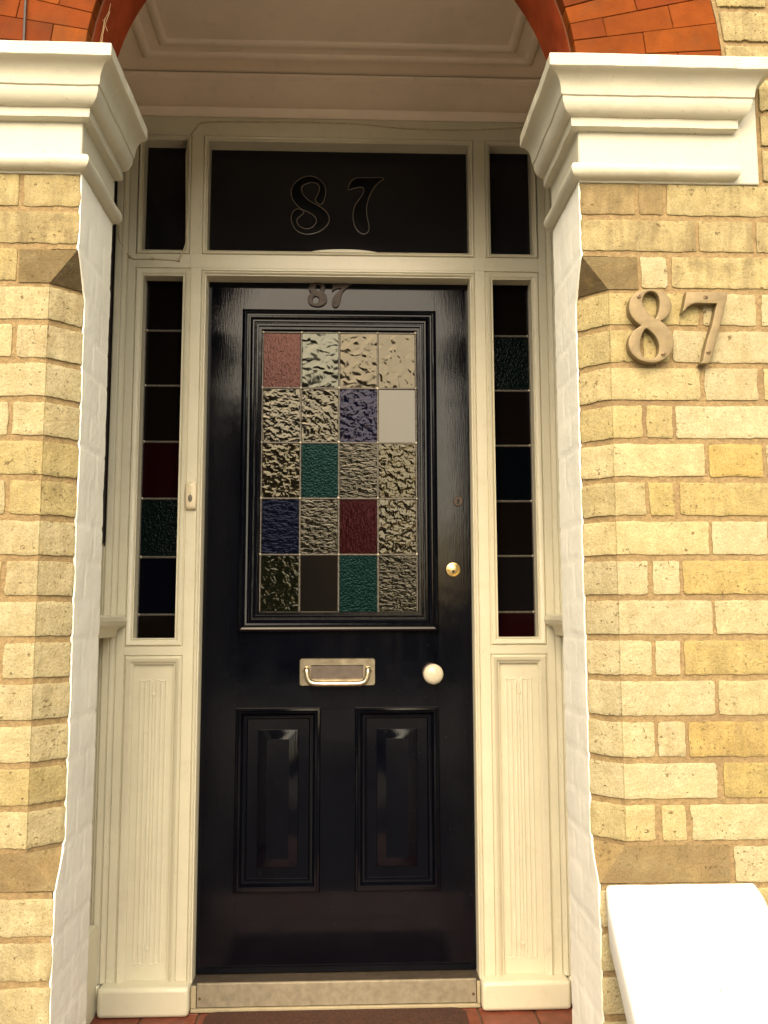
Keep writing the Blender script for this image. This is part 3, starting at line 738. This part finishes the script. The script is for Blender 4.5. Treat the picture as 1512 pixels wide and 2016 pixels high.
q = MB(); q.prism([(0.965, 2.192), (0.969, 2.192), (0.9825, 2.562), (0.9785, 2.562)], 'x', -0.405, 0.405)
fp = q.build('fanlight_pane', M['g_pane'], fr, base, smooth=False)
def pane_y(z): return 0.9648+(z-2.192)*0.0365
for pts, lab in ((F8, 'etched outline of an 8'), (F7, 'etched outline of a 7')):
    cp_ = catmull(pts, 5)
    q = MB(); q.tube([(p_[0], pane_y(p_[1]), p_[1]) for p_ in cp_], 0.0015, 6, closed=True)
    t_ = flat_glyph('tmp', [cp_], 0.0, 0.0006, 0.0001, M['dark'])
    n_ = len(q.v)
    q.add([(v.co.x, pane_y(v.co.z)+v.co.y, v.co.z) for v in t_.data.vertices], [tuple(p_.vertices) for p_ in t_.data.polygons], 1)
    bpy.data.objects.remove(t_)
    q.build('etched_digit', [M['etch'], M['etchfill']], fp, base)['label'] = lab
# leaded side lights
GS = {}
def side_glass(name, col, kind, k=1.0):
    return glass(name, col, tuple(min(1, 0.08+3*c) for c in col), kind, 1.5)
GS['br'] = side_glass('side_brown', (0.0035, 0.0025, 0.0020), 'smooth'); GS['bk'] = side_glass('side_black', (0.0010, 0.0015, 0.0025), 'smooth')
GS['rd'] = side_glass('side_red', (0.0070, 0.0010, 0.0015), 'smooth'); GS['gr'] = side_glass('side_green', (0.0010, 0.0035, 0.0035), 'hammered')
GS['nv'] = side_glass('side_navy', (0.0010, 0.0013, 0.0035), 'smooth'); GS['gy'] = side_glass('side_grey', (0.0040, 0.0035, 0.0040), 'smooth')
keys = ['br', 'bk', 'rd', 'gr', 'nv', 'gy']
for sgn, seq, zs in ((-1, ['br', 'br', 'br', 'rd', 'gr', 'nv', 'br'], [2.14, 1.966, 1.796, 1.625, 1.454, 1.281, 1.113, 1.03]),
                     (1, ['br', 'gr', 'br', 'bk', 'br', 'gy', 'rd'], [2.14, 1.959, 1.788, 1.618, 1.449, 1.284, 1.118, 1.03])):
    q = MB(); L = MB(); x0, x1 = (SX0-0.006, SX1+0.006)
    if sgn < 0: x0, x1 = -x1, -x0
    for i, c in enumerate(seq):
        tl = random.uniform(-0.0012, 0.0012)
        z1, z0 = zs[i], zs[i+1]
        q.add([(x0, 0.969+tl, z0), (x1, 0.969-tl, z0), (x1, 0.969-tl*0.5, z1), (x0, 0.969+tl*0.7, z1), (x0, 0.974, z0), (x1, 0.974, z0), (x1, 0.974, z1), (x0, 0.974, z1)],
              [(0, 1, 2, 3), (4, 7, 6, 5), (0, 4, 5, 1), (3, 2, 6, 7), (1, 5, 6, 2), (0, 3, 7, 4)], keys.index(c))
        if i:
            L.prism([(0.9665, z1-0.0032), (0.9645, z1-0.001), (0.9645, z1+0.001), (0.9665, z1+0.0032), (0.972, z1+0.0032), (0.972, z1-0.0032)], 'x', x0, x1)
            for xx in (x0+0.010, x1-0.010):
                L.lathe(xx + random.uniform(-0.001, 0.001), z1, [(0.001, 0.9625), (0.004, 0.9635), (0.005, 0.967)], 10, 1)
    for xx in (x0+0.006, x1-0.006): L.box(xx-0.003, xx+0.003, 0.9655, 0.972, 1.03, 2.14)
    o = q.build('side_pane', [GS[k] for k in keys], fr, base, smooth=False)
    o['label'] = 'dark leaded side window, ' + ('deep red pane half way up' if sgn < 0 else 'deep red pane at the foot')
    L.build('lead_came', [M['lead'], M['solder']], o, base)

# ================================================================ the door
base = (0, 0.995, 0.11)
door = thing('front_door', base, 'glossy black front door with stained glass, brass letter plate and white knob', 'door')
q = MB()
x0, x1, zb, zt = -0.3965, 0.3965, 0.1115, 2.1285
GX0, GX1, GZ0, GZ1 = -0.290, 0.294, 1.064, 2.034
PZ0, PZ1 = 0.331, 0.841
LP = (-0.292, -0.052); RP = (0.053, 0.293)
for a in ((x0, GX0, zb, zt), (GX1, x1, zb, zt)): q.box(a[0], a[1], YD, YD+0.045, a[2], a[3])
q.build('stile', M['black'], door, base)
q = MB()
for z0_, z1_ in ((GZ1, zt), (PZ1, GZ0), (zb, PZ0)): q.box(GX0+0.0004, GX1-0.0004, YD+0.0005, YD+0.045, z0_, z1_)
q.box(LP[1], RP[0], YD+0.0003, YD+0.045, PZ0+0.0005, PZ1-0.0005)
q.build('rail', M['black'], door, base)
q = MB()
q.frame(GX0-0.003, GX1+0.003, GZ0-0.003, GZ1+0.003, [(0, YD+0.002), (0.0005, YD-0.010), (0.003, YD-0.015), (0.009, YD-0.018), (0.014, YD-0.016), (0.016, YD-0.011), (0.019, YD-0.011), (0.021, YD-0.013), (0.026, YD-0.012), (0.029, YD-0.006), (0.032, YD-0.004), (0.036, YD-0.004), (0.038, YD+0.001), (0.043, YD+0.0015), (0.0445, YD-0.001), (0.0485, YD-0.001), (0.0495, YD+0.007), (0.0575, YD+0.0075), (0.0605, YD+0.014), (0.0605, YD+0.02)])
q.build('glazing_moulding', M['black'], door, base, angle=30)
for (a, c) in (LP, RP):
    q = MB()
    q.frame(a-0.003, c+0.003, PZ0-0.003, PZ1+0.003, [(0, YD+0.002), (0.0005, YD-0.006), (0.003, YD-0.011), (0.008, YD-0.012), (0.010, YD-0.006), (0.016, YD-0.0065), (0.018, YD-0.002), (0.023, YD+0.006), (0.025, YD+0.0065), (0.031, YD+0.0065), (0.034, YD+0.012), (0.0345, YD+0.014), (0.064, YD+0.0145), (0.0655, YD+0.0108), (0.091, YD+0.0030), (0.0912, YD+0.0015)])
    q.box(a-0.003+0.0911, c+0.003-0.0911, YD+0.0015, YD+0.01, PZ0-0.003+0.0911, PZ1+0.003-0.0911)
    q.build('panel', M['black'], door, base, angle=25)
# stained glass
XS = [-0.232, -0.115, 0.001, 0.119, 0.236]; ZS = [1.972, 1.798, 1.629, 1.459, 1.290, 1.116]
GD = [glass('pane_rose', (0.0080, 0.0026, 0.0024), (0.46, 0.235, 0.20), 'ripple'),
      glass('pane_clear_soft', (0.0042, 0.0042, 0.0031), (0.85, 0.86, 0.70), 'soft'),
      glass('pane_amber_soft', (0.0056, 0.0038, 0.0021), (0.86, 0.76, 0.56), 'soft'),
      glass('pane_amber_bubbly', (0.0042, 0.0031, 0.0017), (0.74, 0.68, 0.50), 'bubbly'),
      glass('pane_clear_bubbly', (0.0031, 0.0028, 0.0021), (0.80, 0.74, 0.58), 'bubbly'),
      glass('pane_blue', (0.0028, 0.0028, 0.0105), (0.24, 0.235, 0.32), 'bubbly'),
      glass('pane_plain', (0.0049, 0.0045, 0.0042), (0.95, 0.90, 0.78), 'smooth'),
      glass('pane_teal', (0.0012, 0.0075, 0.0072), (0.07, 0.16, 0.155), 'hammered'),
      glass('pane_navy', (0.0014, 0.0021, 0.0063), (0.07, 0.08, 0.14), 'wavy'),
      glass('pane_ruby', (0.0070, 0.0010, 0.0013), (0.26, 0.09, 0.10), 'ripple'),
      glass('pane_clear_wavy', (0.003, 0.003, 0.002), (0.62, 0.58, 0.48), 'wavy'),
      glass('pane_olive', (0.0028, 0.0035, 0.0017), (0.40, 0.39, 0.32), 'bubbly')]
LAY = [[0, 1, 2, 2], [4, 4, 5, 6], [3, 7, 10, 3], [8, 10, 9, 4], [11, 6, 7, 10]]
q = MB()
for r in range(5):
    for c in range(4):
        a, e = XS[c], XS[c+1]; z1_, z0_ = ZS[r], ZS[r+1]
        t1, t2 = random.uniform(-0.001, 0.001), random.uniform(-0.001, 0.001)
        yg = YD+0.016
        q.add([(a, yg+t1+t2, z0_), (e, yg-t1+t2, z0_), (e, yg-t1-t2, z1_), (a, yg+t1-t2, z1_), (a, yg+0.006, z0_), (e, yg+0.006, z0_), (e, yg+0.006, z1_), (a, yg+0.006, z1_)],
              [(0, 1, 2, 3), (4, 7, 6, 5), (0, 4, 5, 1), (3, 2, 6, 7), (1, 5, 6, 2), (0, 3, 7, 4)], LAY[r][c])
sg = q.build('stained_glass', GD, door, base, smooth=False)
sg['label'] = 'leaded window of twenty clear, red, blue and green panes'
L = MB(); yg = YD+0.0145
for i, xx in enumerate(XS):
    L.prism([(xx-0.0035, yg+0.002), (xx-0.0015, yg-0.0015), (xx+0.0015, yg-0.0015), (xx+0.0035, yg+0.002)], 'z', ZS[5], ZS[0])
for zz in ZS:
    L.prism([(yg+0.002, zz-0.0035), (yg-0.0018, zz-0.0015), (yg-0.0018, zz+0.0015), (yg+0.002, zz+0.0035)], 'x', XS[0], XS[4])
    for xx in XS:
        rr = random.uniform(0.0042, 0.0058)
        L.lathe(xx+random.uniform(-0.001, 0.001), zz+random.uniform(-0.001, 0.001), [(0.0008, yg-0.0042), (rr*0.75, yg-0.0034), (rr, yg-0.0005), (rr, yg+0.002)], 10, 1)
L.build('lead_came', [M['lead'], M['solder']], sg, base)

# letter plate
def rrect(x0, x1, z0, z1, r, n=5):
    out = []
    for cx, cz, a in ((x1-r, z1-r, 0), (x0+r, z1-r, 90), (x0+r, z0+r, 180), (x1-r, z0+r, 270)):
        out += [(cx+r*math.cos(R(a+90*i/n)), cz+r*math.sin(R(a+90*i/n))) for i in range(n+1)]
    return out
q = MB()
def ringplate(outer, inner, y0, y1, yb):
    n = len(outer)
    o2 = [((x-cx_)*0.985+cx_, (z-cz_)*0.96+cz_) for x, z in outer]
    vs = [(x, yb, z) for x, z in outer] + [(x, y0+0.0022, z) for x, z in outer] + [(x, y0, z) for x, z in o2] + [(x, y0, z) for x, z in inner] + [(x, yb, z) for x, z in inner]
    fs = []
    for k in range(4):
        for i in range(n):
            j = (i+1) % n; fs.append((k*n+i, k*n+j, k*n+n+j, k*n+n+i))
    q.add(vs, fs)
cx_, cz_ = -0.001, 0.945
ringplate(rrect(-0.112, 0.110, 0.9055, 0.9850, 0.007), rrect(-0.078, 0.075, 0.926, 0.9655, 0.0015), YD-0.0055, YD, YD+0.001)
lp = q.build('letter_plate', M['plate'], door, base, angle=40)
q = MB(); q.box(-0.079, 0.076, YD-0.0022, YD+0.001, 0.925, 0.966)
q.build('flap', M['flap'], lp, base, bevel=0.0006)
q = MB()
pts = [(-0.0905, YD-0.005, 0.9545), (-0.0905, YD-0.016, 0.9540), (-0.090, YD-0.021, 0.949), (-0.0885, YD-0.022, 0.936), (-0.083, YD-0.022, 0.9215), (-0.072, YD-0.022, 0.9145), (-0.055, YD-0.022, 0.9125), (-0.0, YD-0.022, 0.9122)]
pts = pts + [(-0.002-x, y, z) for x, y, z in reversed(pts[:-1])]
q.tube(catmull(pts, 4, False), 0.0078, 12)
q.build('pull_handle', M['brass'], lp, base)
for xx in (-0.0985, 0.0965):
    q = MB(); q.lathe(xx, 0.948, [(0.0008, YD-0.0075), (0.0028, YD-0.007), (0.0035, YD-0.0053)], 12)
    q.build('screw', M['screw'], lp, base)
# knob
q = MB()
q.lathe(0.276, 0.9405, [(0.029, YD+0.001), (0.029, YD-0.004), (0.024, YD-0.008), (0.013, YD-0.010), (0.011, YD-0.030), (0.012, YD-0.034)], 32)
kr = q.build('knob_rose', M['bronze'], door, base)
q = MB()
KR = 0.0292
q.lathe(0.276, 0.9405, [(0.010, YD-0.034), (0.016, YD-0.035)] + [(KR*math.cos(R(a)), YD-0.049-0.017*math.sin(R(a))) for a in range(-50, 90, 10)] + [(0.0006, YD-0.066)], 40)
q.build('door_knob', M['ceramic'], door, base)
# cylinder lock, key escutcheon
q = MB()
q.lathe(0.342, 1.2435, [(0.0225, YD+0.001), (0.0225, YD-0.003), (0.0205, YD-0.006), (0.0172, YD-0.0068), (0.0165, YD-0.005), (0.0158, YD-0.0055), (0.0150, YD-0.0075), (0.012, YD-0.0085), (0.0005, YD-0.0088)], 36)
cl = q.build('cylinder_lock', M['yellow_brass'], door, base, angle=25)
q = MB(); q.lathe(0.342, 1.2385, [(0.0045, YD-0.0075), (0.0045, YD-0.0092), (0.0015, YD-0.0096)], 16); q.box(0.3413, 0.3427, YD-0.0105, YD-0.008, 1.233, 1.2445)
q.build('key_slot', M['bronze'], cl, base)
q = MB()
q.lathe(0.3595, 1.449, [(0.0155, YD+0.001), (0.0155, YD-0.002), (0.0135, YD-0.004), (0.001, YD-0.0042)], 28)
es = q.build('key_escutcheon', M['bronze'], door, base)
q = MB(); q.lathe(0.3595, 1.4525, [(0.0036, YD-0.003), (0.0036, YD-0.0047)], 14); q.prism([(0.358, 1.452), (0.361, 1.452), (0.3622, 1.441), (0.3568, 1.441)], 'y', YD-0.0047, YD-0.003)
q.build('keyhole', M['dark'], es, base)
# numerals on the door
d8 = [catmull(D8, 4), [(D8c[0][0]+0.0077*math.cos(a), D8c[0][1]+0.0105*math.sin(a)) for a in [2*math.pi*i/20 for i in range(20)]],
      [(D8c[1][0]+0.0098*math.cos(a)+0.001*math.sin(a), D8c[1][1]+0.0118*math.sin(a)-0.0012*math.cos(a)) for a in [2*math.pi*i/22 for i in range(22)]]]
o = flat_glyph('numeral', d8, YD, 0.006, 0.0012, M['bronze'], door, base); o['label'] = 'small bronze 8'
for xx, zz in ((-0.0870, 2.1095), (-0.0455, 2.0675)):
    s8 = MB(); s8.lathe(xx, zz, [(0.0028, YD-0.005), (0.0024, YD-0.0068), (0.0004, YD-0.0072)], 10)
    s8.build('screw', M['dark'], o, base)
o = flat_glyph('numeral', [catmull(D7, 3)], YD, 0.006, 0.0012, M['bronze'], door, base); o['label'] = 'small bronze 7'
for xx, zz in ((0.0035, 2.1155), (-0.0125, 2.0605)):
    s8 = MB(); s8.lathe(xx, zz, [(0.0028, YD-0.005), (0.0024, YD-0.0068), (0.0004, YD-0.0072)], 10)
    s8.build('screw', M['dark'], o, base)

# ================================================================ threshold, mat
base = (0, 0.94, ZF)
th = thing('threshold', base, 'grey metal threshold plate under the black door', 'threshold')
q = MB(); q.box(-0.397, 0.397, 0.918, 1.01, ZF+0.001, 0.1065)
q.build('sill', M['sillwood'], th, base, bevel=0.002)
q = MB(); q.prism([(0.916, 0.047), (0.9125, 0.048), (0.9135, 0.1065), (0.916, 0.1085), (0.9215, 0.1088), (0.9215, 0.107), (0.917, 0.1066)], 'x', -0.381, 0.386)
q.build('metal_plate', M['sill'], th, base, bevel=0.0005)
q = MB(); q.box(-0.397, 0.397, 0.906, 0.9175, ZF+0.001, 0.0455); q.box(-0.397, -0.383, 0.909, 0.9175, 0.046, 0.104); q.box(0.388, 0.397, 0.909, 0.9175, 0.046, 0.104)
q.build('wooden_strip', M['worn'], th, base, bevel=0.002)
for xx in (-0.373, 0.378):
    q = MB(); q.lathe(xx, 0.070, [(0.004, 0.913), (0.0035, 0.9112), (0.0005, 0.9108)], 12)
    q.build('screw', M['screw'], th, base)

q = MB()
out = [(x, y) for x, y in rrect(-0.352, 0.352, 0.46, 0.897, 0.03, 8)]
cy = 0.68
rings = []
for sc_, z in ((1.0, ZF+0.0015), (1.0, ZF+0.006), (0.985, ZF+0.009)):
    rings.append([(x*(1 if sc_ == 1 else 0.992), cy+(y-cy)*sc_, z) for x, y in out])
n = len(out); vs = [v for r in rings for v in r]
q.add(vs, [(k*n+i, k*n+(i+1) % n, (k+1)*n+(i+1) % n, (k+1)*n+i) for k in range(2) for i in range(n)] + [tuple(2*n+i for i in range(n)), tuple(range(n))])
tag(q.build('doormat', M['mat'], base=(0, 0.68, ZF), angle=50), 'dark brown doormat with rounded corners on the red porch tiles', 'doormat')

# ================================================================ bell, cable
base = (-0.4265, F, 1.456)
bell = thing('doorbell', base, 'small cream doorbell push on the frame left of the black door', 'doorbell')
q = MB()
nn = 12; rings = []
for yy, sc_ in ((F-0.0008, 1.0), (F-0.008, 1.0), (F-0.0115, 0.93), (F-0.013, 0.8)):
    ring = []
    for i in range(nn+1):
        v = -1+2*i/nn; ring.append((0.0165*sc_*(1-0.16*v*v), v*0.040*sc_))
    poly = [(x, z) for x, z in ring] + [(-x, z) for x, z in reversed(ring)]
    rings.append([(-0.4265+x, yy, 1.4565+z) for x, z in poly])
n = len(rings[0]); vs = [v for r in rings for v in r]
q.add(vs, [(k*n+i, k*n+(i+1) % n, (k+1)*n+(i+1) % n, (k+1)*n+i) for k in range(3) for i in range(n)] + [tuple(3*n+i for i in range(n)), tuple(range(n))])
q.build('bell_case', M['plastic'], bell, base, angle=45)
q = MB(); q.lathe(-0.4275, 1.4485, [(0.0062, F-0.012), (0.0058, F-0.0150), (0.0035, F-0.0158), (0.0004, F-0.0160)], 24, 0, 1.0, 1.75)
q.box(-0.4280, -0.4268, F-0.0138, F-0.0128, 1.4605, 1.4655)
q.build('push_button', M['button'], bell, base)

q = MB()
cb = catmull([(x, F-0.0012 if z < 2.60 else F-0.003, z) for x, z in cable[1:]], 6, False)
q.tube(cb, 0.0021, 7)
cb = catmull([(x, F-0.0125 if x < -0.64 else F-0.0015, z) for x, z in cable2], 6, False)
q.tube(cb, 0.0023, 7)
for i in (3, 5, 7):
    x, z = cable2[i]; q.box(x-0.004, x+0.004, F-0.0065, F+0.001, z-0.003, z+0.003)
tag(q.build('bell_cable', M['cable'], base=(-0.46, F, 2.4)), 'thin painted cable tacked round the top left of the door frame', 'cable')

# ================================================================ brass numbers on the pier
w8 = catmull(W8[:18], 4, False) + catmull(W8[18:], 4, False)
o = flat_glyph('numeral', [w8, catmull(W8a, 4), catmull(W8b, 4)], 0.001, 0.019, 0.0018, M['dull_brass'], base=(0.616, 0, 1.668))
tag(o, 'large brass figure 8 screwed to the yellow brick pier', 'house number', 'brass numbers on the pier')
def screws(pts, parent, base):
    for (xx, zz), an in pts:
        q = MB(); q.lathe(xx, zz, [(0.0046, -0.017), (0.0044, -0.0188), (0.0025, -0.0195), (0.0004, -0.0196)], 16)
        s_ = q.build('screw', M['screw'], parent, base)
        q = MB(); dx, dz = 0.0042*math.cos(an), 0.0042*math.sin(an); ox, oz = -0.0006*math.sin(an), 0.0006*math.cos(an)
        q.prism([(xx-dx-ox, zz-dz-oz), (xx+dx-ox, zz+dz-oz), (xx+dx+ox, zz+dz+oz), (xx-dx+ox, zz-dz+oz)], 'y', -0.0198, -0.0185)
        q.build('slot', M['dark'], s_, base)
screws([(Wscrew8[0], 1.0), (Wscrew8[1], 0.2)], o, (0.616, 0, 1.668))
o = flat_glyph('numeral', [W7], 0.001, 0.019, 0.0015, M['dull_brass'], base=(0.725, 0, 1.666))
tag(o, 'large brass figure 7 with straight leg screwed to the yellow brick pier', 'house number', 'brass numbers on the pier')
screws([(Wscrew7[0], -0.7), (Wscrew7[1], 0.05)], o, (0.725, 0, 1.666))

# ================================================================ sloping coping of the dwarf wall
base = (0.64, -0.3, -0.45)
dw = thing('dwarf_wall', base, 'white painted sloping coping of the dwarf wall in front of the right pier', 'low wall')
q = MB()
SL = 1.0
nu, nv = 14, 30
def cp(u, v):
    # rounded slab: v runs down the slope, u across
    x = 0.494+0.290*u; y = -0.002-1.0*v
    z = 0.634-SL*(0.002+1.0*v)
    r = 0.009
    du = min(u, 1-u)*0.283; dv = min(v, 1)*1.0
    if du < r: z -= (r-math.sqrt(max(0, r*r-(r-du)**2)))*1.0
    if dv < 0.02: z -= 0.35*(0.02-dv)
    if dv < 0.03 and du < 0.03: x += (0.03-dv)*0.2*(1 if u < 0.5 else -1)
    return (x, y, z + 0.0016*nz(x, y, 0, 18) + 0.0006*nz(x, y, 3, 70))
us = [0, 0.008, 0.02, 0.035, 0.06, 0.1] + [0.1+0.8*i/8 for i in range(1, 8)] + [0.9, 0.94, 0.965, 0.98, 0.992, 1.0]
vv = [0, 0.006, 0.013, 0.02, 0.03] + [0.03+0.97*i/36 for i in range(1, 37)]
vs = [cp(u, v) for v in vv for u in us]; w = len(us)
fs = [(j*w+i, j*w+i+1, (j+1)*w+i+1, (j+1)*w+i) for j in range(len(vv)-1) for i in range(w-1)]
top_n = len(vs)
def low(p, k): return (p[0]+(0.002 if k == 0 else -0.002), p[1], p[2]-0.062-0.012*abs(nz(p[1], k*3.0, 1, 13)))
for k, ci in ((0, 0), (1, w-1)):
    st = len(vs)
    for j in range(len(vv)): vs.append(low(vs[j*w+ci], k))
    fs += [(j*w+ci, (j+1)*w+ci, st+j+1, st+j) for j in range(len(vv)-1)]
L0, L1 = top_n, top_n+len(vv)
fs += [(L0+j, L0+j+1, L1+j+1, L1+j) for j in range(len(vv)-1)]
fs += [tuple(range(w)) + (L1, L0)]
q.add(vs, fs)
q.build('coping', M['coping'], dw, base, angle=50)
q = MB(); q.prism([(-0.003, 0.53), (-0.95, -0.40), (-0.95, -0.45), (-0.003, -0.45)], 'x', 0.56, 0.74)
q.build('wall_base', M['brick'], dw, base, smooth=False)

# ================================================================ small bits on the arch
q = MB(); q.tube([(-0.609, -0.004, 2.50), (-0.6085, -0.0045, 2.36), (-0.6087, -0.0045, 2.29), (-0.6082, -0.005, 2.231)], 0.0026, 8)
q.lathe(-0.6082, 2.2285, [(0.0005, -0.009), (0.0028, -0.007), (0.0028, -0.003), (0.0005, -0.0015)], 10, 1)
tag(q.build('hanging_wire', [M['rod'], M['thread']], base=(-0.609, 0, 2.5)), 'thin dark wire hanging down the orange arch above the left capital', 'wire')
q = MB()
for pts in ([(-0.4536, 0.05, 2.40), (-0.4601, 0.05, 2.346), (-0.4693, 0.048, 2.313), (-0.4724, 0.045, 2.21)], [(-0.484, 0.03, 2.345), (-0.471, 0.042, 2.322), (-0.462, 0.05, 2.30)],
            [(-0.468, 0.05, 2.330), (-0.4745, 0.047, 2.28), (-0.481, 0.04, 2.20)], [(-0.459, 0.052, 2.345), (-0.469, 0.047, 2.300), (-0.476, 0.035, 2.21)]):
    q.tube(catmull(pts, 4, False), 0.00045, 5)
tag(q.build('cobweb', M['thread'], base=(-0.46, 0.05, 2.3)), 'fine cobweb threads hanging inside the red arch above the left capital', 'cobweb')
